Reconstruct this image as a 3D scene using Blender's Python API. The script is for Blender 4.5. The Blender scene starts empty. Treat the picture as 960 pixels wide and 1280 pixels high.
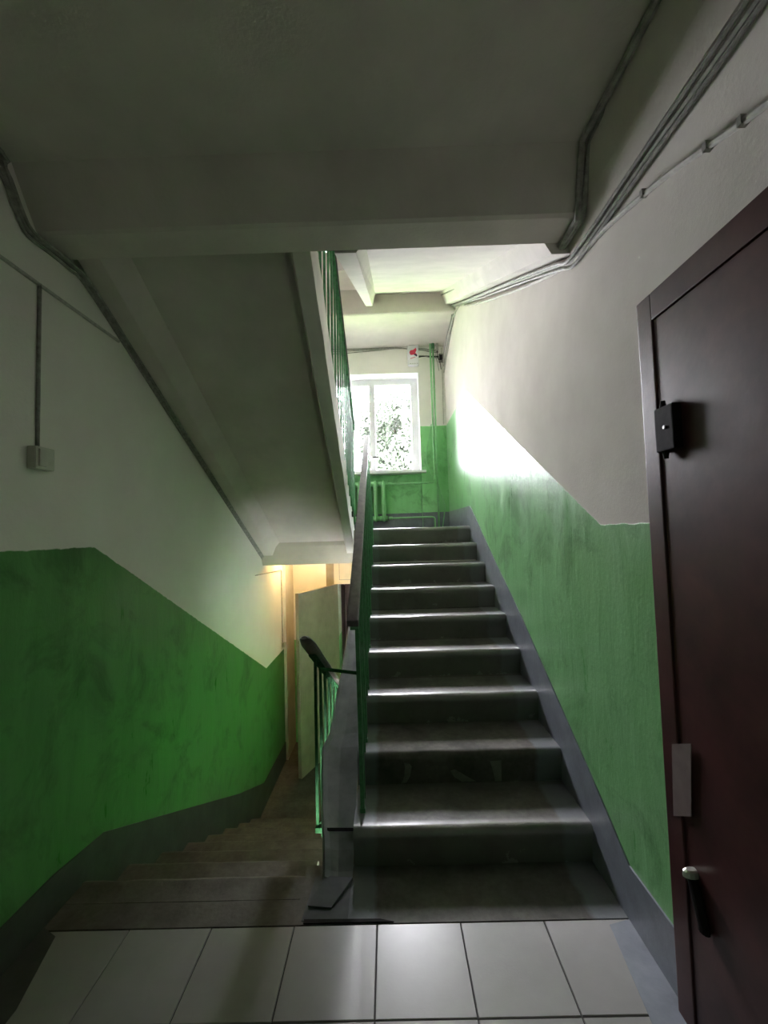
import bpy, bmesh, math, random
from mathutils import Matrix, Vector, noise
random.seed(7)
S = bpy.context.scene
COL = S.collection

# ------------------------------------------------------------------ camera
def make_camera():
    f, pitch, roll, yaw, h = 522.78, 0.04863, 0.02917, -0.00812, 1.414
    def ray(u, v):
        a, b = (u - 480) / f, (v - 640) / f
        c, s = math.cos(roll), math.sin(roll); a, b = c*a - s*b, s*a + c*b
        x, y, z = a, 1.0, -b
        c, s = math.cos(pitch), math.sin(pitch); y, z = c*y - s*z, s*y + c*z
        c, s = math.cos(yaw), math.sin(yaw); x, y = c*x + s*y, -s*x + c*y
        return Vector((x, y, z))
    fw = ray(480, 640); rt = (ray(481, 640) - fw) * f; up = (fw - ray(480, 641)) * f
    m = Matrix((rt, up, -fw)).transposed().to_4x4()
    m.translation = (0, 0, h)
    cam = bpy.data.cameras.new('camera'); o = bpy.data.objects.new('camera', cam)
    COL.objects.link(o); o.matrix_world = m
    cam.sensor_fit = 'VERTICAL'; cam.sensor_height = 36.0; cam.sensor_width = 27.0
    cam.lens = f / 1280 * 36
    cam.clip_start = 0.02
    S.camera = o
make_camera()

# ------------------------------------------------------------------ world, light portals, exposure
w = bpy.data.worlds.new('overcast_sky'); S.world = w; w.use_nodes = True
nt = w.node_tree; nt.nodes.clear()
out = nt.nodes.new('ShaderNodeOutputWorld'); bg = nt.nodes.new('ShaderNodeBackground')
bg.inputs[0].default_value = (0.98, 0.93, 1.0, 1); bg.inputs[1].default_value = 10.0
nt.links.new(bg.outputs[0], out.inputs[0])
S.view_settings.view_transform = 'Standard'; S.view_settings.look = 'None'
S.view_settings.gamma = 1; S.view_settings.use_curve_mapping = False
S.view_settings.exposure = 3.88
S.cycles.max_bounces = 14; S.cycles.diffuse_bounces = 10; S.cycles.transparent_max_bounces = 12
S.cycles.sample_clamp_indirect = 6.0
S.cycles.use_denoising = True
for zc in (2.89, 2.89 + 2.908):                      # sky portals in the two stairwell windows (emit nothing themselves)
    L = bpy.data.lights.new('sky_portal', 'AREA'); L.shape = 'RECTANGLE'; L.size = 1.3; L.size_y = 1.3
    L.cycles.is_portal = True
    o = bpy.data.objects.new('sky_portal', L); COL.objects.link(o)
    o.location = (-0.185, 5.98, zc); o.rotation_euler = (-math.pi/2, 0, 0)

# ------------------------------------------------------------------ constants (metres; camera stands at x=0, y=0)
XL, XR = -1.313, 0.83
R, T = 0.16156, 0.2981            # riser, tread
YU, YD = 1.824, 1.828             # first nosing going up / going down
ZL = 9 * R                        # window landing
ZT = 18 * R                       # next storey
ZB = -8 * R                       # entrance floor
YE = 5.6                          # inner face of the window wall
YB = -0.45                        # wall behind the camera

# ------------------------------------------------------------------ materials
def N(nt, kind, **kw):
    n = nt.nodes.new(kind)
    for k, v in kw.items(): setattr(n, k, v)
    return n
def mth(nt, op, a, b=None, clamp=False):
    n = N(nt, 'ShaderNodeMath', operation=op); n.use_clamp = clamp
    for i, v in enumerate((a, b)):
        if v is None: continue
        if isinstance(v, (int, float)): n.inputs[i].default_value = v
        else: nt.links.new(v, n.inputs[i])
    return n.outputs[0]
def mixc(nt, fac, a, b, blend='MIX'):
    n = N(nt, 'ShaderNodeMix', data_type='RGBA', blend_type=blend)
    if isinstance(fac, (int, float)): n.inputs[0].default_value = fac
    else: nt.links.new(fac, n.inputs[0])
    for i, v in ((6, a), (7, b)):
        if isinstance(v, tuple): n.inputs[i].default_value = (*v[:3], 1)
        else: nt.links.new(v, n.inputs[i])
    return n.outputs[2]
def tex(nt, scale, detail=4, rough=.6, stretch=None, dist=0):
    g = N(nt, 'ShaderNodeNewGeometry')
    src = g.outputs['Position']
    if stretch:
        mp = N(nt, 'ShaderNodeMapping'); mp.inputs['Scale'].default_value = stretch
        nt.links.new(src, mp.inputs[0]); src = mp.outputs[0]
    n = N(nt, 'ShaderNodeTexNoise'); n.inputs['Scale'].default_value = scale
    n.inputs['Detail'].default_value = detail; n.inputs['Roughness'].default_value = rough
    n.inputs['Distortion'].default_value = dist
    nt.links.new(src, n.inputs['Vector'])
    return n.outputs['Fac']
def ramp(nt, fac, lo, hi):
    n = N(nt, 'ShaderNodeMapRange'); n.inputs[1].default_value = lo; n.inputs[2].default_value = hi
    nt.links.new(fac, n.inputs[0]); return n.outputs[0]
def base(name):
    m = bpy.data.materials.new(name); m.use_nodes = True
    nt = m.node_tree; b = nt.nodes['Principled BSDF']
    return m, nt, b
def bump(nt, b, h, strength, dist=.01):
    n = N(nt, 'ShaderNodeBump'); n.inputs['Strength'].default_value = strength; n.inputs['Distance'].default_value = dist
    nt.links.new(h, n.inputs['Height']); nt.links.new(n.outputs[0], b.inputs['Normal'])
def plain(name, c, rough=.6, var=.15, scale=14, bmp=.15, metal=0, spec=.5, bscale=60):
    m, nt, b = base(name)
    n1 = tex(nt, scale)
    dark = tuple(x * (1 - var * 1.6) for x in c); lite = tuple(min(1, x * (1 + var)) for x in c)
    nt.links.new(mixc(nt, ramp(nt, n1, .3, .7), dark, lite), b.inputs['Base Color'])
    b.inputs['Roughness'].default_value = rough; b.inputs['Metallic'].default_value = metal
    b.inputs['Specular IOR Level'].default_value = spec
    if bmp: bump(nt, b, tex(nt, bscale, 5), bmp, .004)
    return m
M = {}
M['white'] = plain('whitewash_plaster', (.72, .685, .64), .9, .06, 5, .25, bscale=45)
M['ceil'] = plain('ceiling_whitewash', (.63, .585, .54), .92, .06, 4, .25, bscale=70)
M['ceil_shaded'] = plain('shaded_ceiling_whitewash', (.44, .415, .33), .92, .06, 4, .25, bscale=70)  # same whitewash darkened: shade on the lower landing beam put into the colour
M['grey_paint'] = plain('grey_oil_paint', (.20, .215, .25), .38, .14, 9, .25, bscale=35)
M['tile'] = plain('beige_floor_tile', (.28, .267, .26), .30, .05, 7, .05, bscale=120)
M['skirt_dark'] = plain('dark_grey_oil_paint', (.055, .06, .055), .5, .2, 9, .25, bscale=35)  # darker grey than the plinth paint on the right
M['grout'] = plain('dark_grout', (.05, .048, .045), .9)
M['green_metal'] = plain('green_enamel_on_steel', (.055, .21, .08), .45, .25, 30, .2)
M['green_shaded'] = plain('shaded_green_enamel', (.022, .075, .03), .9, .25, 30, .2, spec=.06)  # railing green darkened: shade on the descending railing put into its colour
M['sheet_dull'] = plain('matte_grey_sheet', (.12, .122, .128), .85, .2, 8, .3, spec=.15, bscale=18)  # darker, rougher grey than the main sheet
M['green_rad'] = plain('green_enamel_on_iron', (.27, .58, .28), .4, .1, 12, .1)
M['handrail'] = plain('worn_plastic_handrail', (.12, .105, .095), .38, .25, 25, .15)
M['sheet'] = plain('grey_painted_sheet_metal', (.23, .235, .25), .42, .2, 8, .3, bscale=18)
M['maroon'] = plain('maroon_door_enamel', (.06, .021, .02), .42, .25, 6, .22, spec=.28, bscale=14)
M['black'] = plain('dark_steel', (.014, .012, .012), .75, .2, 30, .1, spec=.12)
M['pale_metal'] = plain('worn_pale_metal', (.55, .54, .50), .35, .1, 60, .1, metal=.6)
M['sticker'] = plain('faded_paper', (.16, .12, .11), .75, .1, 20, .05)
M['cable'] = plain('grey_painted_cable', (.30, .295, .265), .6, .25, 40, .1)
M['cable_white'] = plain('whitewashed_conduit', (.50, .49, .45), .75, .15, 40, .1)
M['plastic'] = plain('ivory_plastic', (.55, .54, .48), .45, .06, 20, 0)
M['pvc'] = plain('white_window_frame', (.78, .78, .80), .4, .03, 8, 0)
M['red'] = plain('red_print', (.62, .03, .07), .5, .05, 20, 0)
M['navy'] = plain('dark_print', (.05, .03, .08), .5, .05, 20, 0)
M['leaf_door'] = plain('grey_brown_door_paint', (.30, .25, .175), .55, .12, 6, .15)
M['cream'] = plain('cream_panel_paint', (.62, .53, .38), .6, .06, 6, .1)
M['bark'] = plain('tree_bark', (.16, .13, .10), .9, .3, 20, .5)
M['leaf'] = plain('tree_leaf', (.035, .045, .03), .6, .35, 3, 0)
M['grass'] = plain('lawn', (.12, .20, .06), .9, .3, 2, 0)

def concrete(name, c, rough, polished=False):
    m, nt, b = base(name)
    g = N(nt, 'ShaderNodeNewGeometry'); sp = N(nt, 'ShaderNodeSeparateXYZ'); nt.links.new(g.outputs['Position'], sp.inputs[0])
    n1 = tex(nt, 7, 6, .65); n2 = tex(nt, 42, 4)
    col = mixc(nt, ramp(nt, n1, .3, .72), tuple(x * .45 for x in c), tuple(x * 1.25 for x in c))
    col = mixc(nt, mth(nt, 'MULTIPLY', ramp(nt, n2, .35, .7), .35), col, tuple(x * .4 for x in c))
    edge = mth(nt, 'ADD', sp.outputs[0], mth(nt, 'MULTIPLY', tex(nt, 9), .05))
    right = ramp(nt, edge, .715, .735)              # grey oil paint along the wall end of every tread
    left = mth(nt, 'MULTIPLY', ramp(nt, edge, -.055, -.075), ramp(nt, edge, -.3, -.28))
    pm = mth(nt, 'MAXIMUM', right, left, True)
    col = mixc(nt, mth(nt, 'MULTIPLY', pm, .75), col, (.16, .175, .19))
    nt.links.new(col, b.inputs['Base Color'])
    rg = mth(nt, 'ADD', mth(nt, 'MULTIPLY', n2, .25), rough - .12)
    if polished:                                    # the front edge of each tread is worn smooth by feet
        fr = mth(nt, 'FRACT', mth(nt, 'ADD', mth(nt, 'MULTIPLY', mth(nt, 'SUBTRACT', sp.outputs[1], 1.824), 1 / .2981), 10.03))
        pol = mth(nt, 'MULTIPLY', ramp(nt, mth(nt, 'ADD', fr, mth(nt, 'MULTIPLY', n1, .12)), .30, .16), mth(nt, 'ADD', .55, mth(nt, 'MULTIPLY', n2, .7)), True)
        rg = mth(nt, 'SUBTRACT', rg, mth(nt, 'MULTIPLY', pol, .34))
        col = mixc(nt, mth(nt, 'MULTIPLY', pol, .5), col, (.22, .21, .195)); nt.links.new(col, b.inputs['Base Color'])
        nt.links.new(mth(nt, 'ADD', .4, mth(nt, 'MULTIPLY', pol, .6)), b.inputs['Specular IOR Level'])
    nt.links.new(rg, b.inputs['Roughness'])
    bump(nt, b, mth(nt, 'ADD', mth(nt, 'MULTIPLY', n1, .6), n2), .2, .006)
    return m
M['step'] = concrete('worn_concrete_step', (.115, .103, .088), .55, True)
M['step_dull'] = concrete('dusty_concrete_step', (.13, .115, .10), .85)
M['step_low'] = concrete('grey_concrete_step', (.11, .10, .085), .7)
M['worn'] = plain('bare_concrete_patch', (.20, .19, .165), .85, .15, 30, .2)

def wall_mat(name, kind):
    """Whitewash above, oil paint below: the border is where the painters put it, following the stairs."""
    m, nt, b = base(name)
    g = N(nt, 'ShaderNodeNewGeometry'); sp = N(nt, 'ShaderNodeSeparateXYZ'); nt.links.new(g.outputs['Position'], sp.inputs[0])
    Y, Z = sp.outputs[1], sp.outputs[2]
    Zw = mth(nt, 'ADD', Z, mth(nt, 'MULTIPLY', mth(nt, 'SUBTRACT', tex(nt, 22, 3), .5), .016))
    def below(line): return mth(nt, 'MULTIPLY', mth(nt, 'SUBTRACT', line, Zw), 250, True)
    def clampy(a, b_): return mth(nt, 'MINIMUM', mth(nt, 'MAXIMUM', mth(nt, 'SUBTRACT', Y, a), 0), b_ - a)
    if kind == 'right':
        line = mth(nt, 'ADD', mth(nt, 'MULTIPLY', clampy(1.644, 4.187), .5535), 1.422)
        mask = below(line)
    elif kind == 'left':
        line = mth(nt, 'SUBTRACT', 1.388, mth(nt, 'MULTIPLY', clampy(1.86, 4.436), .526))
        mask = below(line)
    elif kind == 'end':
        a = below(0.03)
        b1 = mth(nt, 'MULTIPLY', below(2.835), mth(nt, 'SUBTRACT', 1, below(1.3)))
        c1 = mth(nt, 'MULTIPLY', below(2.835 + ZT), mth(nt, 'SUBTRACT', 1, below(4.2)))
        mask = mth(nt, 'MAXIMUM', a, mth(nt, 'MAXIMUM', b1, c1))
    else:
        mask = below(1.40)
    n1 = tex(nt, 4, 5, .6); n2 = tex(nt, 3.2, 5, .7, dist=.6); streak = tex(nt, 9, 5, .65, (1, 1, .22), .4)
    ga, gb = {'left': ((.085, .26, .075), (.12, .32, .105)), 'end': ((.25, .58, .25), (.31, .66, .31))}.get(kind, ((.185, .42, .175), (.24, .50, .23)))  # dim left wall darker, window wall lighter: light painted into the greens
    wa, wb = {'left': ((.80, .77, .72), (.85, .82, .775)), 'end': ((.80, .77, .745), (.86, .83, .805))}.get(kind, ((.66, .62, .585), (.74, .70, .665)))  # whites lifted on left and window walls: extra brightness put into the colour
    green = mixc(nt, ramp(nt, streak, .35, .7), ga, gb)
    white = mixc(nt, ramp(nt, n1, .3, .7), wa, wb)
    low = mth(nt, 'MULTIPLY', ramp(nt, n2, .50, .66), .62)
    green = mixc(nt, low, green, tuple(x * .42 for x in ga))
    nt.links.new(mixc(nt, mask, white, green), b.inputs['Base Color'])
    rg = mth(nt, 'ADD', mth(nt, 'MULTIPLY', ramp(nt, streak, .3, .75), .24), .26)
    mr = N(nt, 'ShaderNodeMix', data_type='FLOAT'); nt.links.new(mask, mr.inputs[0]); mr.inputs[2].default_value = .9
    nt.links.new(rg, mr.inputs[3]); nt.links.new(mr.outputs[0], b.inputs['Roughness'])
    nt.links.new(mth(nt, 'MULTIPLY', mask, .24), b.inputs['Specular IOR Level'])
    h = mth(nt, 'ADD', mth(nt, 'MULTIPLY', streak, mth(nt, 'ADD', .12, mask)), mth(nt, 'ADD', mth(nt, 'MULTIPLY', tex(nt, 60, 5, .7), .30), mth(nt, 'MULTIPLY', mask, .04)))
    bump(nt, b, h, .27, .012)
    return m
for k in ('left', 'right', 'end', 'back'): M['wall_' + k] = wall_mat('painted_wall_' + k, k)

def glass_mat():
    m = bpy.data.materials.new('window_glass'); m.use_nodes = True; nt = m.node_tree; nt.nodes.clear()
    o = N(nt, 'ShaderNodeOutputMaterial'); t = N(nt, 'ShaderNodeBsdfTransparent'); gl = N(nt, 'ShaderNodeBsdfGlossy')
    gl.inputs['Roughness'].default_value = .02; t.inputs[0].default_value = (.93, .95, .95, 1)
    fr = N(nt, 'ShaderNodeFresnel'); fr.inputs[0].default_value = 1.45
    mx = N(nt, 'ShaderNodeMixShader'); nt.links.new(fr.outputs[0], mx.inputs[0]); nt.links.new(t.outputs[0], mx.inputs[1]); nt.links.new(gl.outputs[0], mx.inputs[2])
    nt.links.new(mx.outputs[0], o.inputs[0]); return m
M['glass'] = glass_mat()
def emit_mat(name, c, s):
    m, nt, b = base(name); b.inputs['Base Color'].default_value = (*c, 1)
    b.inputs['Emission Color'].default_value = (*c, 1); b.inputs['Emission Strength'].default_value = s; return m
M['lamp'] = emit_mat('warm_lamp_glass', (1.0, .66, .27), 15.0)

# ------------------------------------------------------------------ mesh helpers
class MB:
    def __init__(s): s.bm = bmesh.new()
    def hexa(s, p):                      # 8 points: bottom loop 0-3, top loop 4-7
        v = [s.bm.verts.new(q) for q in p]
        for f in ((3,2,1,0),(4,5,6,7),(0,1,5,4),(1,2,6,5),(2,3,7,6),(3,0,4,7)): s.bm.faces.new([v[i] for i in f])
        return s
    def box(s, x0, x1, y0, y1, z0, z1):
        return s.hexa([(x0,y0,z0),(x1,y0,z0),(x1,y1,z0),(x0,y1,z0),(x0,y0,z1),(x1,y0,z1),(x1,y1,z1),(x0,y1,z1)])
    def loft(s, rings, close=False):     # rings of equal length, capped
        V = [[s.bm.verts.new(p) for p in r] for r in rings]; n = len(V[0])
        for a, b in zip(V, V[1:]):
            for i in range(n): s.bm.faces.new((a[i], a[(i+1) % n], b[(i+1) % n], b[i]))
        s.bm.faces.new(V[0][::-1]); s.bm.faces.new(V[-1]); return s
    def prism_x(s, prof, x0, x1, nseg=1):
        return s.loft([[(x0 + (x1 - x0) * i / nseg, y, z) for y, z in prof] for i in range(nseg + 1)])
    def prism_y(s, prof, y0, y1): return s.loft([[(x, y0, z) for x, z in prof], [(x, y1, z) for x, z in prof]])
    def prism_z(s, prof, z0, z1): return s.loft([[(x, y, z0) for x, y in prof], [(x, y, z1) for x, y in prof]])
    def tube(s, pts, r, n=8, flat=None):
        pts = [Vector(p) for p in pts]; rings = []
        for i, p in enumerate(pts):
            d = (pts[min(i+1, len(pts)-1)] - pts[max(i-1, 0)]).normalized()
            a = Vector((0, 0, 1)) if abs(d.z) < .9 else Vector((1, 0, 0))
            u = d.cross(a).normalized(); v = u.cross(d)
            rr = r[i] if isinstance(r, (list, tuple)) else r
            rings.append([p + (u * math.cos(2*math.pi*k/n) + v * math.sin(2*math.pi*k/n)) * rr for k in range(n)])
        return s.loft(rings)
    def build(s, name, mat, parent=None, smooth=False, bevel=0):
        bmesh.ops.recalc_face_normals(s.bm, faces=s.bm.faces)
        if bevel: bmesh.ops.bevel(s.bm, geom=list(s.bm.edges), offset=bevel, segments=2, affect='EDGES', profile=.7)
        if smooth:
            for e in s.bm.edges: e.smooth = len(e.link_faces) == 2 and e.calc_face_angle(0) < .6
        me = bpy.data.meshes.new(name); s.bm.to_mesh(me); s.bm.free()
        if smooth:
            for p in me.polygons: p.use_smooth = True
        me.materials.append(M[mat])
        return link(name, me, parent)
def link(name, me, parent=None):
    o = bpy.data.objects.new(name, me); COL.objects.link(o)
    if parent: o.parent = parent
    return o
def rel(o, parent):                      # keep world coordinates of a mesh built in world space under a moved parent
    o.matrix_parent_inverse = parent.matrix_world.inverted(); return o
def tag(o, label=None, cat=None, group=None, kind=None):
    for k, v in (('label', label), ('category', cat), ('group', group), ('kind', kind)):
        if v: o[k] = v
    return o
def thing(name, label, cat, group=None):
    o = bpy.data.objects.new(name, None); COL.objects.link(o); return tag(o, label, cat, group)
def struct(o): o['kind'] = 'structure'; return o
def box(name, mat, x0, x1, y0, y1, z0, z1, parent=None, bevel=0): return MB().box(x0,x1,y0,y1,z0,z1).build(name, mat, parent, bevel=bevel)
def smooth_path(pts, k=6):               # Catmull-Rom
    P = [Vector(p) for p in pts]; out = []
    for i in range(len(P) - 1):
        a, b, c, d = P[max(i-1,0)], P[i], P[i+1], P[min(i+2, len(P)-1)]
        for j in range(k):
            t = j / k
            out.append(.5 * ((2*b) + (c-a)*t + (2*a-5*b+4*c-d)*t*t + (3*b-a-3*c+d)*t**3))
    return out + [P[-1]]

# ------------------------------------------------------------------ shell
ZTOP = ZT + 2.80
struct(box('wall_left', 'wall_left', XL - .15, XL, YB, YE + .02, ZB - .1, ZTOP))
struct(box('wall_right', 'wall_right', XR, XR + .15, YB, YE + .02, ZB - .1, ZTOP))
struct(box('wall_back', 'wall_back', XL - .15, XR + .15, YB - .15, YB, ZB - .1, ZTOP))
# window wall: holes for the two windows, the entrance; shallow radiator niches under the sills
WX0, WX1 = -.84, .475
def zone(mb, x0, x1, z0, z1, y0=YE, y1=YE + .45): mb.box(x0, x1, y0, y1, z0, z1)
mb = MB()
zone(mb, XL - .15, WX0, ZB - .1, ZTOP); zone(mb, WX1, XR + .15, ZB - .1, ZTOP)
zone(mb, WX0, -.70, ZB - .1, 1.45); zone(mb, .20, WX1, ZB - .1, 1.45)
zone(mb, -.70, .20, .76, 1.45)
for dz in (0, ZT):
    zone(mb, WX0, WX1, ZL + dz - .02, 2.215 + dz, YE + .09)         # recessed parapet behind the radiator
    zone(mb, WX0, WX1, 3.575 + dz, (ZL + ZT - .02) if dz == 0 else ZTOP)
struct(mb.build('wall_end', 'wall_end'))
struct(box('ceiling', 'ceil', XL, XR, YB, 5.6, ZTOP, ZTOP + .1))

# near landing: slab under tiles
fl = struct(box('floor', 'grout', XL, XR, YB, 1.587, -.16, -.006))
tx0 = -.0807
mesh_cache = {}
def tile_mesh(wx, wy):
    k = (round(wx, 3), round(wy, 3))
    if k not in mesh_cache:
        m = MB().box(-wx/2, wx/2, -wy/2, wy/2, -.006, 0); bmesh.ops.bevel(m.bm, geom=[e for e in m.bm.edges if min(v.co.z for v in e.verts) > -.001], offset=.0015, segments=1, affect='EDGES')
        me = bpy.data.meshes.new('tile'); bmesh.ops.recalc_face_normals(m.bm, faces=m.bm.faces); m.bm.to_mesh(me); m.bm.free(); me.materials.append(M['tile']); mesh_cache[k] = me
    return mesh_cache[k]
for j in range(7):
    ya, yb = max(1.5836 - .3*(j+1), YB) , 1.5836 - .3*j
    for i in range(-5, 4):
        xa, xb = max(tx0 + .3*i, XL), min(tx0 + .3*(i+1), XR)
        if xb - xa < .02 or yb - ya < .02: continue
        g = .0022
        t = link('tile', tile_mesh(xb - xa - 2*g, yb - ya - 2*g), fl)
        t.location = ((xa+xb)/2, (ya+yb)/2, random.uniform(-.0006, .0006))
box('concrete_strip', 'step_low', -.385, XR, 1.587, YU + .035, -.16, -.001, fl)
box('concrete_strip', 'step_low', XL, -.385, 1.587, 1.70, -.16, -.001, fl)
MB().prism_z([(XR, 1.58), (.745, 1.56), (.70, 1.2), (.69, YB), (XR, YB)], .0005, .002).build('painted_border', 'grey_paint', fl)
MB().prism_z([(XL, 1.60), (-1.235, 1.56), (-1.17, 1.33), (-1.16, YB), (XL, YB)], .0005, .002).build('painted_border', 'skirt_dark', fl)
MB().prism_z([(-.36, 1.60), (-.19, 1.60), (-.19, 1.80), (-.34, 1.80)], .0, .0015).build('painted_border', 'sheet_dull', fl)
MB().prism_z([(-.35, 1.588), (-.02, 1.588), (-.07, 1.60), (-.35, 1.604)], .0, .004).build('edge_strip', 'black', fl)

# ceiling of the near landing (slab of the next storey) with front beam and side rib
ce = struct(box('ceiling.001', 'ceil', XL, XR, YB, 1.84, 2.78, ZT))
MB().prism_x([(1.424, 2.785), (1.475, 2.70), (1.535, 2.603), (1.552, 2.597), (1.695, 2.598), (1.702, 2.605), (1.702, 2.785)], XL, XR, 24).build('beam', 'ceil', ce)
MB().prism_y([(.742, 2.785), (.775, 2.63), (.80, 2.545), (XR, 2.54), (XR, 2.785)], YB, 1.702).build('rib', 'ceil', ce)

# window landings (mid-storey)
la = struct(box('floor.001', 'step', XL, XR, 4.53, YE + .09, ZL - .19, ZL - .001)); la.name = 'floor_landing'
MB().prism_x([(4.36, 1.105), (4.50, 1.10), (4.53, 1.30), (4.53, ZL - .01), (4.24, ZL - .01), (4.24, 1.30)], XL, XR, 12).build('beam', 'ceil_shaded', la)
lb = struct(box('floor.002', 'ceil', XL, XR, 4.70, YE + .09, 3.93, ZL + ZT)); lb.name = 'floor_landing.001'
MB().prism_x([(4.58, 3.874), (4.60, 3.866), (4.76, 3.866), (4.77, 3.95), (4.77, ZL + ZT), (4.24, ZL + ZT), (4.24, 4.16), (4.60, 4.16)], XL, XR, 12).build('beam', 'ceil', lb)

# entrance level
struct(box('floor_entrance', 'step_low', XL, XR, 1.0, 7.2, ZB - .12, ZB))
struct(MB().box(-.85, -.70, YE + .45, 6.9, ZB, .9).box(.2, .35, YE + .45, 6.9, ZB, .9).box(-.85, .35, 6.9, 7.0, ZB, .9).box(-.85, .35, YE + .45, 7.0, .9, 1.0).build('wall_porch', 'maroon'))

# ------------------------------------------------------------------ baseboards (grey painted plinth bands)
def band(name, x0, x1, pts_top, pts_bot, mat='grey_paint'):
    m = MB(); n = len(pts_top)
    m.loft([[(x0, y, zb), (x1, y, zb), (x1, y, zt), (x0, y, zt)] for (y, zt), (_, zb) in zip(pts_top, pts_bot)])
    return struct(m.build(name, mat))
up = lambda y: (y - YU) * R / T + R
dn = lambda y: -(y - YD) * R / T
tops = [(1.30, .20), (1.56, .20), (1.80, .352), (2.2, up(2.2)+.215), (2.7, up(2.7)+.235), (3.3, up(3.3)+.215), (4.09, 1.612), (4.2, 1.655), (YE, 1.665)]
band('baseboard_right', XR - .006, XR + .01, tops, [(1.3, 0), (1.56, 0), (1.8, 0), (2.2, 0), (2.7, 0), (3.3, .4), (4.09, .8), (4.2, ZL - .05), (YE, ZL - .05)])
tops = [(YB, .15), (1.43, .153), (1.64, .15), (1.93, .11), (2.475, dn(2.475)+.185), (3.6, dn(3.6)+.225), (4.3, ZB+.24), (YE, ZB+.20)]
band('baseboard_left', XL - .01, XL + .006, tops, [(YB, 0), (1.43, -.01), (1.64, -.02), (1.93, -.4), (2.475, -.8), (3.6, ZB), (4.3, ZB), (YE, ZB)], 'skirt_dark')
m = MB().box(WX1, XR, YE - .006, YE + .01, ZL - .02, 1.665).box(WX0, WX1, YE + .084, YE + .1, ZL - .02, 1.665).box(XL, WX0, YE - .006, YE + .01, ZL - .02, 1.665)
struct(m.build('baseboard_end', 'grey_paint'))

# ------------------------------------------------------------------ flights of stairs
def step_profile(yn, z0, z1, t, s=1, r=.03, solid=False):
    """s=1: riser faces -Y (steps rise with Y); s=-1: riser faces +Y."""
    P = [(.022, z0), (.014, z1 - .08), (.006, z1 - .05)]
    for a in range(0, 7):
        th = math.pi * (1.06 - .56 * a / 6)
        P.append((.032 + r * math.cos(th), z1 - r + r * math.sin(th)))
    P += [(t * .5, z1 - .003), (t + .034, z1), (t + .034, z1 - .05), (.30 if t > .25 else t * .8, z1 - .06)] if not solid else [(t * .5, z1 - .003), (t + .034, z1), (t + .034, z0)]
    return [(yn + s * y, z) for y, z in P]
def make_step(parent, yn, z0, z1, t, s, xa, xb, mat, seed):
    m = MB().prism_x(step_profile(yn, z0, z1, t, s), xa, xb, 22)
    for v in m.bm.verts:                                      # worn, chipped nosing
        if abs(v.co.y - yn) < .07 and v.co.z > z1 - .09:
            q = Vector((v.co.x * 5 + seed * 7.3, v.co.y * 9, v.co.z * 9))
            d = noise.noise(q) * .006 + max(0, noise.noise(q * 3.1) - .25) * .012
            v.co.z -= abs(d) * .6; v.co.y += s * d * .8
    return m.build('step', mat, parent, smooth=True)
XS = -.185
fu = thing('staircase', 'flight of worn concrete stairs rising to the bright window landing', 'stairs')
steps = []
for k in range(1, 10):
    z1 = R * k
    steps.append(make_step(fu, YU + (k-1)*T, R*(k-1), z1, T if k < 9 else .33, 1, XS, XR, 'step_dull' if k == 2 else 'step', k))
MB().prism_x([(YU + .06, -.15), (YU + .34, -.01), (4.3, ZL - .33), (4.3, ZL - .17), (4.2, ZL - .17), (YU + .06, -.005)], XS + .02, XR - .02).build('waist_slab', 'ceil', fu)
# ghostly worn patches on the second riser
def patch(pts, lean=.0):
    m = MB(); yn = YU + T
    ry = lambda z: yn + (.022 - (z - R) / (R - .08) * .008 if z < 2*R - .08 else .014 - (z - 2*R + .08) / .03 * .008)
    m.loft([[(x, ry(z) - .0025, z) for x, z, dy in pts], [(x, ry(z) + .012, z) for x, z, dy in pts]])
    return m.build('worn_patch', 'worn', steps[1])
patch([(.045, .272, 0), (.075, .265, 0), (.083, .25, 0), (.075, .205, 0), (.055, .17, 0), (.03, .165, 0), (.045, .2, 0), (.05, .25, 0)])
patch([(.47, .27, 0), (.525, .272, 0), (.527, .167, 0), (.495, .165, 0), (.485, .22, 0)])
patch([(.275, .222, 0), (.295, .23, 0), (.37, .185, 0), (.40, .168, 0), (.33, .167, 0), (.29, .195, 0)])

fd = thing('staircase', 'dim flight of stairs descending along the left green wall to the entrance', 'stairs')
for j in range(0, 8):
    # tread j lies below the nosing of tread j-1; its own nosing is at YD + T*j and the riser faces +Y
    z1 = -R * j
    make_step(fd, YD + T*j + .0, z1 - R, z1, T if j else .10, -1, XL, -.385, 'step_low', 20 + j)
MB().prism_x([(YU - .1, -.16), (YU + .1, -.30), (4.2, ZB - .05), (4.0, ZB - .05), (4.0, ZB + .03), (YU - .1, -.1)], XL + .02, -.40).build('waist_slab', 'ceil', fd)

# returning flight on the left, seen from below
fl2 = thing('staircase', 'returning flight with whitewashed sloping underside hanging over the left stairs', 'stairs')
y1, y2 = 1.705, 4.45
zb = lambda y: 2.615 - (y - 1.70) * (2.615 - 1.10) / 2.80
for k in range(1, 10):
    make_step(fl2, 4.21 - (k-1)*T, ZL + R*(k-1), ZL + R*k, T if k < 9 else .12, -1, XL, -.352, 'step_low', 40 + k)
MB().loft([[(XL + .03, y, zb(y)+.10), (-.40, y, zb(y)+.10), (-.40, y, zb(y)+.21), (XL + .03, y, zb(y)+.21)] for y in (y1, y2)]).build('soffit_slab', 'ceil', fl2)
MB().loft([[(-1.285, y, zb(y)), (-1.19, y, zb(y)), (-1.105, y, zb(y)+.10), (-1.10, y, zb(y)+.22), (-1.285, y, zb(y)+.22)] for y in (y1, y2)]).build('stringer', 'ceil', fl2)
m = MB(); rings = []
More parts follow.
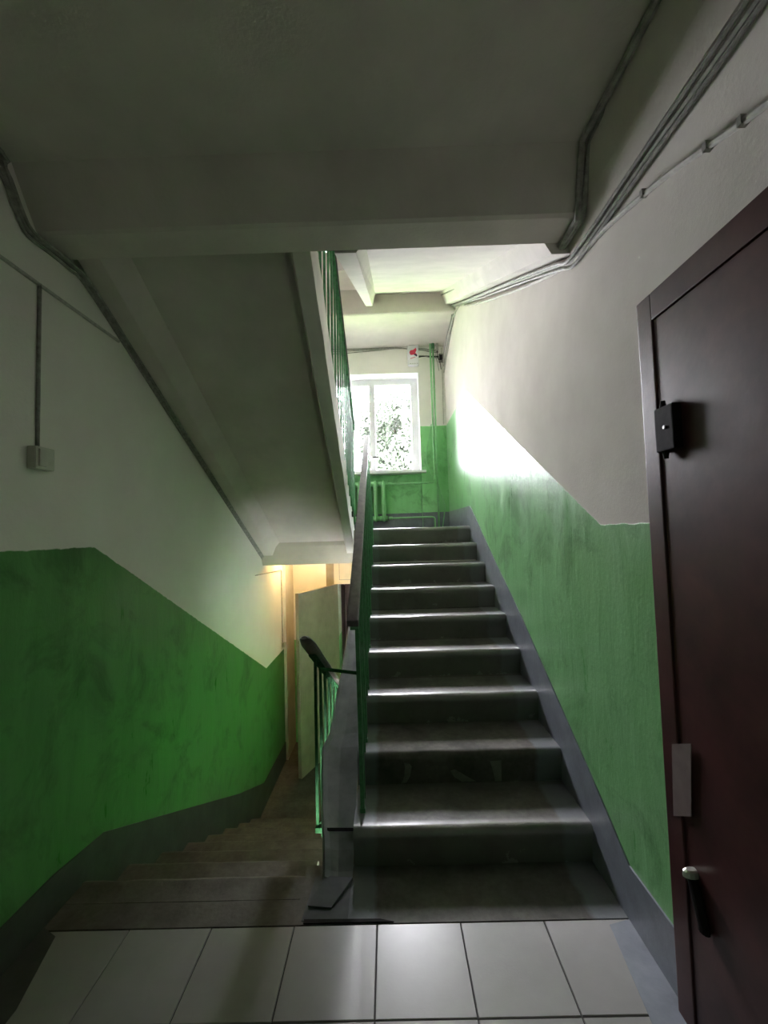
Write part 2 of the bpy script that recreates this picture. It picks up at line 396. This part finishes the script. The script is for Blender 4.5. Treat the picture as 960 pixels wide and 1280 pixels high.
for i in range(29):
    y = y1 + (y2 - y1) * i / 28
    xo = -.293 - (y - y1) * .021 + noise.noise(Vector((y * 6, 0, 3))) * .004
    z = zb(y) + noise.noise(Vector((y * 8, 5, 0))) * .004
    rings.append([(xo, y, z), (xo + .003, y, zb(y) + .27), (xo - .1, y, zb(y) + .27), (xo - .13, y, zb(y) + .10), (xo - .10, y, zb(y)+.10), (xo - .077, y, zb(y))])
m.loft(rings).build('stringer', 'white', fl2)

# next flight overhead on the right
fo = thing('staircase', 'white soffit of the next flight overhead, sloping up above the rising stairs', 'stairs')
zs = lambda y: 2.66 + (y - 1.72) * .5
y1, y2 = 1.705, 4.60
for k in range(1, 10):
    make_step(fo, YU + (k-1)*T, ZT + R*(k-1), ZT + R*k, T if k < 9 else .30, 1, -.185, XR, 'step_low', 60 + k)
MB().loft([[(-.15, y, zs(y)), (XR - .02, y, zs(y)), (XR - .02, y, zs(y)+.2), (-.15, y, zs(y)+.2)] for y in (y1, y2)]).build('soffit_slab', 'white', fo)
zr = lambda y: 2.60 + (y - 1.72) * .474
MB().loft([[(-.19 + .02*(y-1.7)/3, y, zr(y)), (-.10, y, zr(y)), (-.062, y, zs(y)), (-.062, y, zs(y)+.2), (-.19, y, zs(y)+.2)] for y in (y1, y2 - .03)]).build('stringer', 'white', fo)
zr2 = lambda y: 2.555 + (y - 1.70) * .484
MB().loft([[(.72, y, zr2(y)), (XR - .005, y, zr2(y)), (XR - .005, y, zs(y)+.2), (.665, y, zs(y)+.2), (.665, y, zs(y))] for y in (y1, y2)]).build('stringer', 'white', fo)

# ------------------------------------------------------------------ railings
def bar(name, a, b, wx, wz, mat, parent, bevel=.003):
    a, b = Vector(a), Vector(b); d = (b - a).normalized()
    u = Vector((1, 0, 0)); u = (u - d * u.dot(d)).normalized(); v = d.cross(u).normalized()
    m = MB(); pts = []
    for p in (a, b):
        for (i, j) in ((-1,-1),(1,-1),(1,1),(-1,1)): pts.append(p + u * i * wx/2 + v * j * wz/2)
    m.hexa(pts); return m.build(name, mat, parent, bevel=bevel)
def baluster(parent, x, y, z0, z1, x1=None, w=.013, mat='green_metal'):
    x1 = x if x1 is None else x1
    m = MB().hexa([(x-w/2,y-w/2,z0),(x+w/2,y-w/2,z0),(x+w/2,y+w/2,z0),(x-w/2,y+w/2,z0),(x1-w/2,y-w/2,z1),(x1+w/2,y-w/2,z1),(x1+w/2,y+w/2,z1),(x1-w/2,y+w/2,z1)])
    return m.build('baluster', mat, parent)
H = .90
ra = thing('stair_railing', 'green steel railing with dark handrail beside the stairs rising to the window', 'railing')
hx = lambda y: -.160 - (y - 1.78) * .013
a, b = 1.775, 4.33
bar('handrail', (hx(a), a, up(a) + H), (hx(b), b, up(b) + H), .05, .034, 'handrail', ra, .006)
bar('rail', (hx(a) + .004, a + .03, up(a) + H - .03), (hx(b) + .004, b - .03, up(b) + H - .03), .036, .008, 'green_metal', ra, .001)
for k in range(24):
    y = 1.945 + k * T / 3
    kk = min(int((y - YU) // T) + 1, 9)
    bl = baluster(ra, -.150, y, R * kk, up(y) + H - .03, hx(y) + .006, .014 if k % 3 else .018)
    if k % 3 == 0: MB().box(-.162, -.138, y - .012, y + .012, R * kk, R * kk + .02).build('foot', 'green_metal', bl, bevel=.003)
rb = thing('stair_railing', 'green steel railing with rounded handrail end going down to the entrance', 'railing')
hx2 = lambda y: -.397 + (y - 1.94) * .002
H2 = 1.0
a, b = 1.935, 4.1
Pth = [(hx2(y), y, dn(y) + H2) for y in (a, 1.955, 2.03, 2.2, 3.0, b)]
m = MB()
def hr_ring(c, w, h, d=Vector((0, 1, -.54))):
    d = d.normalized(); u = Vector((1, 0, 0)); v = u.cross(d) * -1
    return [Vector(c) + u * (w * math.cos(q)) + v * (h * math.sin(q)) for q in [2*math.pi*i/12 for i in range(12)]]
wid = [.014, .028, .036, .036, .036, .036]; hei = [.008, .016, .021, .021, .021, .021]
m.loft([hr_ring(p, w_, h_) for p, w_, h_ in zip(Pth, wid, hei)]).build('handrail', 'handrail', rb, smooth=True)
bar('rail', (-.397, 2.12, dn(2.12) + H2 - .03), (-.393, 4.05, dn(4.05) + H2 - .03), .036, .008, 'green_shaded', rb, .001)
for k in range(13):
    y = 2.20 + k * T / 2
    baluster(rb, -.402, y, -.075 if k == 0 else dn(y) + .06, dn(y) + H2 - .03, hx2(y), .014, 'green_shaded')
bar('rail', (-.402, 2.19, dn(2.19) + .13), (-.402, 4.02, dn(4.02) + .13), .012, .03, 'green_shaded', rb, .001)
MB().box(-.412, -.375, 2.18, 2.21, -.092, -.065).build('bracket', 'green_shaded', rb, bevel=.003)
bar('tie_bar', (-.40, 2.34, .675), (-.165, 2.46, .60), .024, .014, 'green_shaded', rb, .002)
rc = thing('stair_railing', 'green railing of the upper flight seen from below against the window', 'railing')
up3 = lambda y: ZT - (y - 1.826) * R / T
bar('handrail', (-.312, 1.5, up3(1.5) + .83), (-.318, 4.15, up3(4.15) + .83), .05, .034, 'handrail', rc, .006)
bar('rail', (-.312, 1.5, up3(1.5) + .79), (-.318, 4.15, up3(4.15) + .79), .036, .01, 'green_metal', rc, .002)
for k in range(17):
    y = 4.13 - k * T / 2
    bl = baluster(rc, -.328, y, up3(y) - .16, up3(y) + .80, -.316, .014)
    if k % 4 == 1: MB().box(-.3365, -.3315 + .006, y - .05, y + .05, up3(y) - .17, up3(y) - .12).build('base_plate', 'black', bl)

# ------------------------------------------------------------------ grey sheet closing the gap between the flights
prof = [(1.775, .0), (1.80, .012), (1.86, .055), (2.0, .125), (2.15, .20), (2.28, .272), (2.36, .315), (2.6, .435), (3.0, .645), (3.5, .91), (4.15, 1.25)]
left = [-.305, -.307, -.316, -.344, -.366, -.381, -.352, -.335, -.316, -.305, -.30]
thin = .005
m = MB(); rings = []
for i, (y, z) in enumerate(prof):
    q = prof[min(i+1, len(prof)-1)]; p = prof[max(i-1, 0)]
    n = Vector((0, -(q[1]-p[1]), q[0]-p[0])).normalized() * thin
    xl, xr = left[i], -.187
    dz = noise.noise(Vector((y * 7, z * 7, 1))) * .008
    top = [(xl - .004, .0), (xl + .006, .016), (xl + .03, .006), ((xl+xr)/2, .0), (xr, .004)]
    rings.append([(x, y + n.y, z + n.z + h + dz) for x, h in top] + [(xr, y, z), (xl, y, z)])
sh = m.loft(rings).build('metal_sheet', 'sheet')
tag(sh, 'grey painted metal sheet bent over the gap between the two flights', 'sheet')
MB().hexa([(-.32,1.93,.098),(-.19,1.925,.098),(-.19,1.915,.098),(-.32,1.92,.098),(-.32,1.93,.106),(-.19,1.925,.106),(-.19,1.915,.101),(-.32,1.92,.101)]).build('seam', 'black', sh)
m = MB().hexa([(-.345,1.655,.002),(-.255,1.645,.002),(-.185,1.77,.002),(-.30,1.782,.002),(-.345,1.655,.008),(-.255,1.645,.008),(-.185,1.77,.016),(-.30,1.782,.016)])
tag(m.build('metal_flap', 'sheet_dull'), 'small loose grey plate lying at the foot of the metal sheet', 'plate')

# ------------------------------------------------------------------ window(s)
def make_window(n, dz):
    wd = bpy.data.objects.new('window_%d' % n, None); COL.objects.link(wd); struct(wd)
    y0, y1 = YE + .22, YE + .29
    z0, z1 = 2.225 + dz, 3.57 + dz
    MB().box(WX0, WX1, y0, y1, 3.49+dz, z1).box(WX0, WX1, y0, y1, z0, 2.285+dz).box(WX0, WX0+.06, y0, y1, 2.285+dz, 3.49+dz).box(.375, WX1, y0, y1, 2.285+dz, 3.49+dz).build('frame', 'pvc', wd)
    box('mullion', 'pvc', -.21, -.132, y0 - .012, y1, 2.285+dz, 3.49+dz, wd, .004)
    pa = box('pane', 'glass', -.132, .375, y0+.03, y0+.034, 2.285+dz, 3.49+dz, wd)
    box('pane', 'glass', WX0 + .06, -.21, y0+.03, y0+.034, 2.285+dz, 3.49+dz, wd)
    box('transom', 'pvc', WX0 + .06, -.21, y0+.02, y1, 2.59+dz, 2.615+dz, wd)
    MB().box(-.18, -.165, y0-.03, y0-.012, 2.46+dz, 2.47+dz).box(-.18, -.10, y0-.035, y0-.025, 2.458+dz, 2.472+dz).build('handle', 'black', wd)
    # white plastered reveals and sill board
    MB().box(WX1 - .004, WX1 + .004, YE - .002, y0, z0, z1).box(WX0 - .004, WX0 + .004, YE - .002, y0, z0, z1).box(WX0, WX1, YE - .002, y0, 3.571+dz, 3.58+dz).build('reveal', 'pvc', wd)
    box('sill', 'pvc', WX0 - .05, WX1 + .06, YE - .075, y0 + .01, 2.195+dz, 2.228+dz, wd, .006)
make_window(1, 0); make_window(2, ZT)

# ------------------------------------------------------------------ radiator, pipes
rad = thing('radiator', 'green cast iron sectional radiator under the landing window', 'radiator')
def section_mesh():
    m = MB(); w_, d_ = .042, .05
    for zz in (1.60, 2.06):                            # hubs
        m.loft([[(x, .0 + .036*math.cos(q), zz + .036*math.sin(q)) for q in [2*math.pi*i/10 for i in range(10)]] for x in (-.054, .054)])
    for yy in (-.045, .03):                            # two oval columns, front fin rounded at both ends
        rings = []
        for zz, s in ((1.555, .25), (1.575, .7), (1.61, 1), (2.05, 1), (2.085, .7), (2.105, .25)):
            rings.append([(.026*s*math.cos(q), yy + .026*math.sin(q)*s, zz) for q in [2*math.pi*i/10 for i in range(10)]])
        m.loft(rings)
    bmesh.ops.recalc_face_normals(m.bm, faces=m.bm.faces)
    me = bpy.data.meshes.new('section'); m.bm.to_mesh(me); m.bm.free(); me.materials.append(M['green_rad'])
    for p in me.polygons: p.use_smooth = True
    return me
sm = section_mesh()
for i in range(7):
    o = link('section', sm, rad); o.location = (-.045 - i * .108, YE + .0, 0)
pl = lambda name, pts, r, label, cat, mat='green_rad', n=8: tag(MB().tube(pts, r, n).build(name, mat, smooth=True), label, cat)
pp = thing('heating_pipe', 'green heating pipe bending left into the radiator top beside the window', 'pipe')
MB().tube([(.640, 5.52, 3.93), (.640, 5.52, 2.10), (.637, 5.52, 2.075), (.625, 5.525, 2.06), (.60, 5.53, 2.055), (.30, 5.56, 2.056), (.02, YE, 2.06)], .0125, 10).build('pipe', 'green_rad', pp, smooth=True)
MB().tube([(.02, YE, 2.06), (.065, YE - .003, 2.06)], .022, 8).build('nut', 'green_rad', pp)
pp = thing('heating_pipe', 'straight green riser pipe nearest the corner, running from floor to ceiling', 'pipe')
MB().tube([(.676, 5.52, 3.93), (.676, 5.52, ZL - .01)], .0135, 10).build('pipe', 'green_rad', pp, smooth=True)
MB().tube([(.676, 5.52, 3.93), (.676, 5.52, 3.86)], .022, 10).build('sleeve', 'green_metal', pp)
pp = thing('heating_pipe', 'low pale pipe leaving the radiator bottom and dropping into the floor', 'pipe')
MB().tube([(.02, YE, 1.60), (.30, 5.56, 1.60), (.585, 5.50, 1.60), (.612, 5.495, 1.59), (.62, 5.495, 1.57), (.62, 5.495, ZL - .01)], .0125, 10).build('pipe', 'green_rad', pp, smooth=True)
MB().tube([(.02, YE, 1.60), (.065, YE - .003, 1.60)], .022, 8).build('nut', 'green_rad', pp)
pl('cable', smooth_path([(.625, 5.575, 2.85), (.60, 5.585, 2.72), (.555, 5.59, 2.5), (.545, 5.59, 2.35), (.60, 5.585, 2.18), (.63, 5.57, 2.1)]), .006, 'thin green cable bulging left of the riser pipes', 'cable')
pl('cable', smooth_path([(.69, 5.55, 2.03), (.73, 5.56, 1.88), (.765, 5.57, 1.76), (.76, 5.57, 1.66), (.725, 5.56, ZL)]), .007, 'looped green cable at the foot of the corner riser pipe', 'cable')
pl('cable', [(.80, 5.585, 3.9), (.80, 5.585, 3.3), (.792, 5.588, 2.85)], .005, 'thin pale wire dropping down the window wall corner', 'wire', 'cable_white')
# ceiling sleeve and tangle of wires in the corner
sl = thing('cable_sleeve', 'short grey metal sleeve hanging from the ceiling in the corner above the pipes', 'conduit')
MB().tube([(.735, 5.53, 3.945), (.735, 5.53, 3.84)], .018, 10).build('sleeve', 'pale_metal', sl, smooth=True)
MB().tube(smooth_path([(.735, 5.53, 3.85), (.74, 5.55, 3.76), (.77, 5.57, 3.70), (.785, 5.58, 3.60)]), .005, 6).build('wire', 'black', sl)
MB().tube(smooth_path([(.735, 5.53, 3.85), (.715, 5.55, 3.79), (.74, 5.57, 3.68), (.755, 5.58, 3.58)]), .004, 6).build('wire', 'cable', sl)
jb = thing('junction_box', 'small dark junction box in the upper corner behind the riser pipes', 'box')
MB().box(.755, .815, 5.56, 5.60, 3.70, 3.81).build('body', 'cable', jb, bevel=.006)
MB().box(.765, .805, 5.553, 5.56, 3.72, 3.79).build('lid', 'black', jb, bevel=.003)
bu = thing('cable_bundle', 'sagging bundle of wires along the top of the window wall', 'cable')
for i, dz in enumerate((0, .016, -.02)):
    MB().tube(smooth_path([(-1.30, 5.588, 3.905 + dz), (-.7, 5.585, 3.895 + dz*1.6), (-.2, 5.587, 3.905 + dz), (.15, 5.585, 3.92 + dz*.5), (.34, 5.585, 3.90)]), .006, 6).build('wire', 'cable', bu)
bu = thing('cable_bundle', 'short grey wires from the alarm box to the corner behind the pipes', 'cable')
for i, (a, b) in enumerate(((3.90, 3.87), (3.885, 3.845), (3.80, 3.77), (3.78, 3.785))):
    MB().tube(smooth_path([(.47, 5.59, a), (.56, 5.585, (a+b)/2 + .008), (.66, 5.585, b), (.76, 5.58, b - .005)]), .0075, 6).build('wire', 'cable' if i != 3 else 'black', bu)

# ------------------------------------------------------------------ alarm sounder
al = thing('alarm_sounder', 'white box with a red horn emblem above the window', 'alarm')
def rbox(x0, x1, z0, z1, r, y0, y1, mat, name, parent, seg=5):
    P = []
    for cx, cz, a0 in ((x1-r, z1-r, 0), (x0+r, z1-r, 90), (x0+r, z0+r, 180), (x1-r, z0+r, 270)):
        for k in range(seg+1):
            q = math.radians(a0 + 90*k/seg); P.append((cx + r*math.cos(q), cz + r*math.sin(q)))
    m = MB().loft([[(x, y1, z) for x, z in P], [(x, y0+.008, z) for x, z in P], [(x0+(x-x0)*.94+(x1-x0)*.03, y0, z0+(z-z0)*.96+(z1-z0)*.02) for x, z in P]])
    return m.build(name, mat, parent)
rbox(.335, .485, 3.655, 3.955, .025, 5.545, 5.60, 'pvc', 'body', al)
def flat(name, pts, mat, y=5.5435): return MB().loft([[(x, y, z) for x, z in pts], [(x, y + .003, z) for x, z in pts]]).build(name, mat, al)
flat('horn_emblem', [(.36, 3.835), (.375, 3.86), (.41, 3.865), (.45, 3.895), (.458, 3.86), (.44, 3.825), (.41, 3.808), (.37, 3.80)], 'red')
flat('horn_emblem', [(.375, 3.795), (.42, 3.80), (.455, 3.785), (.46, 3.805), (.43, 3.832), (.405, 3.815)], 'red', 5.5425)
flat('dark_stroke', [(.42, 3.798), (.455, 3.772), (.465, 3.782), (.462, 3.80), (.43, 3.812)], 'navy', 5.5415)
flat('red_stroke', [(.372, 3.742), (.44, 3.765), (.442, 3.772), (.372, 3.750)], 'red')
flat('print_line', [(.36, 3.925), (.46, 3.93), (.46, 3.936), (.36, 3.932)], 'cable')
for i in range(4): flat('vent', [(.365 + i*.03, 3.675), (.38 + i*.03, 3.675), (.38 + i*.03, 3.682), (.365 + i*.03, 3.682)], 'cable')

# ------------------------------------------------------------------ steel door on the right
d1 = bpy.data.objects.new('door_1', None); COL.objects.link(d1); struct(d1)
tag(d1, 'dark maroon steel door in the right wall', None)
MB().box(.803, XR + .002, 1.225, 1.293, 0, 2.104).box(.803, XR + .002, .22, .285, 0, 2.104).box(.803, XR + .002, .285, 1.225, 2.022, 2.104).build('frame', 'maroon', d1, bevel=.004)
leaf = box('leaf', 'maroon', .808, XR + .002, .2875, 1.2232, .012, 2.0202, d1, .003)
hg = MB().box(.782, .808, 1.13, 1.207, 1.62, 1.745).build('hinge', 'black', d1, bevel=.004); hg['label'] = 'boxy dark hinge cover near the door top'
MB().tube([(.795, 1.185, 1.745), (.795, 1.185, 1.765)], [.010, .006], 8).build('pin', 'black', hg)
MB().tube([(.795, 1.185, 1.62), (.795, 1.185, 1.60)], [.010, .006], 8).build('pin', 'black', hg)
MB().tube([(.7825, 1.165, 1.685), (.779, 1.165, 1.685)], .005, 8).build('screw', 'pale_metal', hg)
hg = MB().loft([[(.797 + .012*math.cos(q), 1.19 + dy + .016*math.sin(q), z) for q in [2*math.pi*i/12 for i in range(12)]] for z, dy in ((.345, -.035), (.36, -.034), (.458, 0))]).build('hinge', 'black', d1); hg['label'] = 'dark lower hinge with a worn pale cap'
MB().loft([[(.797 + .024*s*math.cos(q), 1.19 + .013*s*math.sin(q), z) for q in [2*math.pi*i/12 for i in range(12)]] for z, s in ((.458, 1), (.472, .95), (.477, .6))]).build('cap', 'pale_metal', hg)
st = MB().loft([[(x, y, z) for y, z in ((1.246, .78), (1.166, .82), (1.184, .618), (1.258, .572))] for x in (.8005, .8026)]).build('sticker', 'sticker', d1)
st['label'] = 'faded pale paper stuck low on the frame edge'

# ------------------------------------------------------------------ light switch and left wall cables
sw = thing('light_switch', 'small ivory surface switch on the left whitewashed wall', 'switch')
MB().box(XL, XL + .035, 1.505, 1.592, 1.685, 1.77).build('body', 'plastic', sw, bevel=.006)
MB().box(XL + .035, XL + .043, 1.515, 1.55, 1.695, 1.76).build('rocker', 'plastic', sw, bevel=.003)
pl('conduit', [(XL + .006, 1.547, 2.404), (XL + .006, 1.545, 1.77)], .007, 'thin vertical conduit dropping to the light switch', 'conduit', 'cable')
pl('conduit', [(XL + .006, YB + .01, 2.40), (XL + .006, 1.389, 2.401), (XL + .006, 2.02, 2.398)], .007, 'thin level wire along the left wall below the ceiling', 'wire', 'cable_white')
cl = thing('cable_bundle', 'grey cables wrapping the beam and following the sloping underside on the left wall', 'cable')
for i, (dx, dz, r) in enumerate(((.012, 0, .010), (.008, -.020, .006), (.028, -.004, .006))):
    P = [(XL + dx, .0, 2.772 + dz), (XL + dx, 1.25, 2.77 + dz), (XL + dx, 1.375, 2.715 + dz), (XL + dx, 1.44, 2.62 + dz), (XL + dx, 1.49, 2.572 + dz), (XL + dx, 1.60, 2.575 + dz), (XL + dx, 1.70, 2.575 + dz), (XL + dx, 1.80, zb(1.80) - .005 + dz)]
    P += [(XL + dx, y, zb(y) - .004 + dz + noise.noise(Vector((y*3, i, 0))) * .006) for y in (2.2, 2.6, 3.0, 3.4, 3.8, 4.2, 4.36)]
    MB().tube(smooth_path(P, 4), r, 8).build('cable', 'cable', cl, smooth=True)
# right side: conduit pair on the ceiling, running down the beam
cr = thing('cable_bundle', 'dark twin conduits crossing the ceiling and bending down the beam', 'cable')
for dx in (0, .028):
    P = [(.745 + dx*.6 - .02, YB + .01, 2.768), (.735 + dx, 1.03, 2.768), (.725 + dx, 1.36, 2.768), (.726 + dx, 1.42, 2.755), (.737 + dx*.9, 1.47, 2.685), (.752 + dx*.6, 1.53, 2.592), (.757 + dx*.5, 1.56, 2.585), (.757 + dx*.5, 1.71, 2.588)]
    MB().tube(smooth_path(P, 4), .0125, 8).build('cable', 'cable', cr, smooth=True)
cw = thing('cable_bundle', 'grey wires in the corner between right wall and ceiling rib', 'cable')
for i, (dx, dz, r) in enumerate(((.012, -.012, .009), (.012, -.034, .007), (.03, -.008, .007))):
    P = [(XR - dx, YB + .01, 2.53 + dz), (XR - dx, .85, 2.532 + dz), (XR - dx, 1.2, 2.535 + dz + .004), (XR - dx, 1.69, 2.548 + dz)]
    P += [(XR - dx - .005, y, zr2(y) - .012 + dz*.8 + noise.noise(Vector((y*4, i, 2))) * .012) for y in (1.85, 2.3, 2.8, 3.3, 3.8, 4.3, 4.58)]
    P += [(XR - dx, 4.70, 3.85 + dz), (XR - dx, 5.1, 3.83 + dz*2), (XR - dx, 5.55, 3.70 + dz*2)]
    MB().tube(smooth_path(P, 4), r, 7).build('wire', 'cable' if i else 'cable_white', cw, smooth=True)
P = [(XR - .008, .4, 2.15), (XR - .008, .849, 2.291), (XR - .008, 1.0, 2.347), (XR - .008, 1.172, 2.41), (XR - .008, 1.472, 2.492), (XR - .008, 1.70, 2.53)]
P += [(XR - .01, y, zr2(y) - .05 - .03*math.sin((y-1.8)*1.2)) for y in (2.0, 2.6, 3.2, 3.8, 4.4)] + [(XR - .01, 4.9, 3.80), (XR - .01, 5.57, 3.55)]
c = pl('conduit', smooth_path(P, 4), .009, 'whitewashed conduit sloping across the right wall above the maroon door', 'conduit', 'cable_white')
for y, z in ((1.0, 2.347), (1.25, 2.436), (.9, 2.31)): MB().box(XR - .019, XR, y - .006, y + .006, z - .011, z + .011).build('clip', 'cable', c)
pl('conduit', [(.71, 1.71, 2.60), (.70, 2.4, 2.955), (.69, 3.6, 3.56), (.675, 4.57, 4.05)], .007, 'thin wire on the soffit edge of the flight overhead', 'wire', 'cable')

# ------------------------------------------------------------------ entrance: doorway, open leaf, lamp, wall wiring
d2 = bpy.data.objects.new('door_2', None); COL.objects.link(d2); struct(d2)
tag(d2, 'open grey brown entrance door at the bottom of the left stairs', None)
hgx, hgy, ex, ey = -.70, 5.56, -1.052, 4.757
dv = Vector((ex - hgx, ey - hgy, 0)).normalized(); nv = Vector((-dv.y, dv.x, 0)) * .022
pts = [Vector((hgx, hgy, 0)) - nv, Vector((hgx, hgy, 0)) + nv, Vector((ex, ey, 0)) + nv, Vector((ex, ey, 0)) - nv]
lf = MB().prism_z([(p.x, p.y) for p in pts], ZB + .01, .752).build('leaf', 'leaf_door', d2, bevel=.003)
MB().box(-.84, -.70, YE - .012, YE + .03, ZB, 1.2).build('jamb', 'leaf_door', d2)
MB().box(-.735, .22, YE - .022, YE + .0, .745, 1.21).build('transom_panel', 'cream', d2, bevel=.004)
m = MB()
for x0, x1, z0, z1 in ((-.665, .15, .80, .806), (-.665, .15, 1.16, 1.166), (-.665, -.659, .80, 1.166), (.144, .15, .80, 1.166)): m.box(x0, x1, YE - .0235, YE - .020, z0, z1)
m.build('panel_groove', 'cable', d2)
MB().box(.20, .26, YE - .012, YE + .03, ZB, .75).build('jamb', 'leaf_door', d2)
d3 = struct(box('door_3', 'maroon', -.69, .19, 6.45, 6.50, ZB + .01, .85)); tag(d3, 'dark red inner door beyond the open entrance leaf')
tc = thing('conduit', 'wire above the lower green band turning down to a small box', 'conduit')
MB().tube([(XL + .005, 4.10, 1.03), (XL + .005, 5.08, .994), (XL + .005, 5.087, .98), (XL + .005, 5.095, .12)], .006, 6).build('wire', 'cable', tc)
MB().box(XL, XL + .03, 5.07, 5.13, .07, .13).build('box', 'plastic', tc, bevel=.004)
struct(box('trim_1', 'white', XL, XL + .03, 5.17, 5.598, ZB, 1.25))
lm = thing('ceiling_lamp', 'warm lamp fixed under the window landing above the entrance', 'lamp')
MB().tube([(-1.02, 4.98, 1.264), (-1.02, 4.98, 1.235)], .06, 16).build('base', 'plastic', lm)
m = MB(); m.loft([[(-1.02 + .055*math.cos(a)*math.cos(q), 4.98 + .055*math.cos(a)*math.sin(q), 1.235 - .07*math.sin(a)) for q in [2*math.pi*i/16 for i in range(16)]] for a in (0, .4, .8, 1.2, 1.5)])
m.build('globe', 'lamp', lm, smooth=True)

# ------------------------------------------------------------------ outside
struct(box('ground', 'grass', -25, 25, 7.3, 45, ZB - .4, ZB - .1))
def tree(label, x, y, trunk_r, ztop, crown, leaves, bare, seed, leaf=1):
    rnd = random.Random(seed)
    t = thing('tree', label, 'tree')
    MB().tube([(x, y, ZB - .2), (x + .05, y, 1.0), (x - .04, y, ztop * .6), (x + .03, y, ztop)], [trunk_r, trunk_r*.8, trunk_r*.5, trunk_r*.15], 8).build('trunk', 'bark', t, smooth=True)
    for i in range(bare):
        z = rnd.uniform(1.5, ztop * .95); q = rnd.uniform(0, 6.28); L = rnd.uniform(.5, 1.3)
        p = Vector((x, y, z)); d = Vector((math.cos(q), math.sin(q) * .6, rnd.uniform(.3, 1.0))).normalized()
        P = [p]
        for k in range(4):
            d = (d + Vector((rnd.uniform(-.4, .4), rnd.uniform(-.3, .3), rnd.uniform(-.2, .25)))).normalized(); P.append(P[-1] + d * L / 4)
        MB().tube(smooth_path(P, 2), [.022 * (1 - j/ (len(P)*2)) + .004 for j in range(len(smooth_path(P, 2)))], 5).build('branch', 'bark', t)
    (cx, cz, rx, rz) = crown; verts = []; faces = []
    for i in range(leaves):
        while True:
            a = Vector((rnd.uniform(-1, 1), rnd.uniform(-1, 1), rnd.uniform(-1, 1)))
            p = Vector((cx + a.x*rx, y + a.y*rx*.7, cz + a.z*rz))
            if a.length < 1 and noise.noise(p * 1.7 + Vector((seed, 0, 0))) > -.12: break
        u = Vector((rnd.gauss(0,1), rnd.gauss(0,1), rnd.gauss(0,1))).normalized(); v = u.orthogonal().normalized()
        s = rnd.uniform(.03, .06) * leaf; k = len(verts)
        verts += [p - u*s, p + v*s*.6, p + u*s, p - v*s*.6]; faces.append((k, k+1, k+2, k+3))
    me = bpy.data.meshes.new('foliage'); me.from_pydata(verts, [], faces); me.materials.append(M['leaf'])
    link('foliage', me, t)['kind'] = 'stuff'
tree('leafy tree outside the right window pane', .25, 11, .09, 4.6, (.2, 3.5, 1.1, 1.85), 15000, 8, 3, 1.4)
tree('sparse branching tree outside the left window pane', -1.1, 8.8, .07, 4.8, (-1.0, 3.7, .8, 1.1), 1100, 14, 11)

tree('unseen dense tree added left of the window to block side light', -5.5, 10.6, .16, 6.5, (-5.5, 5.0, 3.1, 5.0), 14000, 6, 5, 2.8)  # out of view; added to hold back side light on the right wall
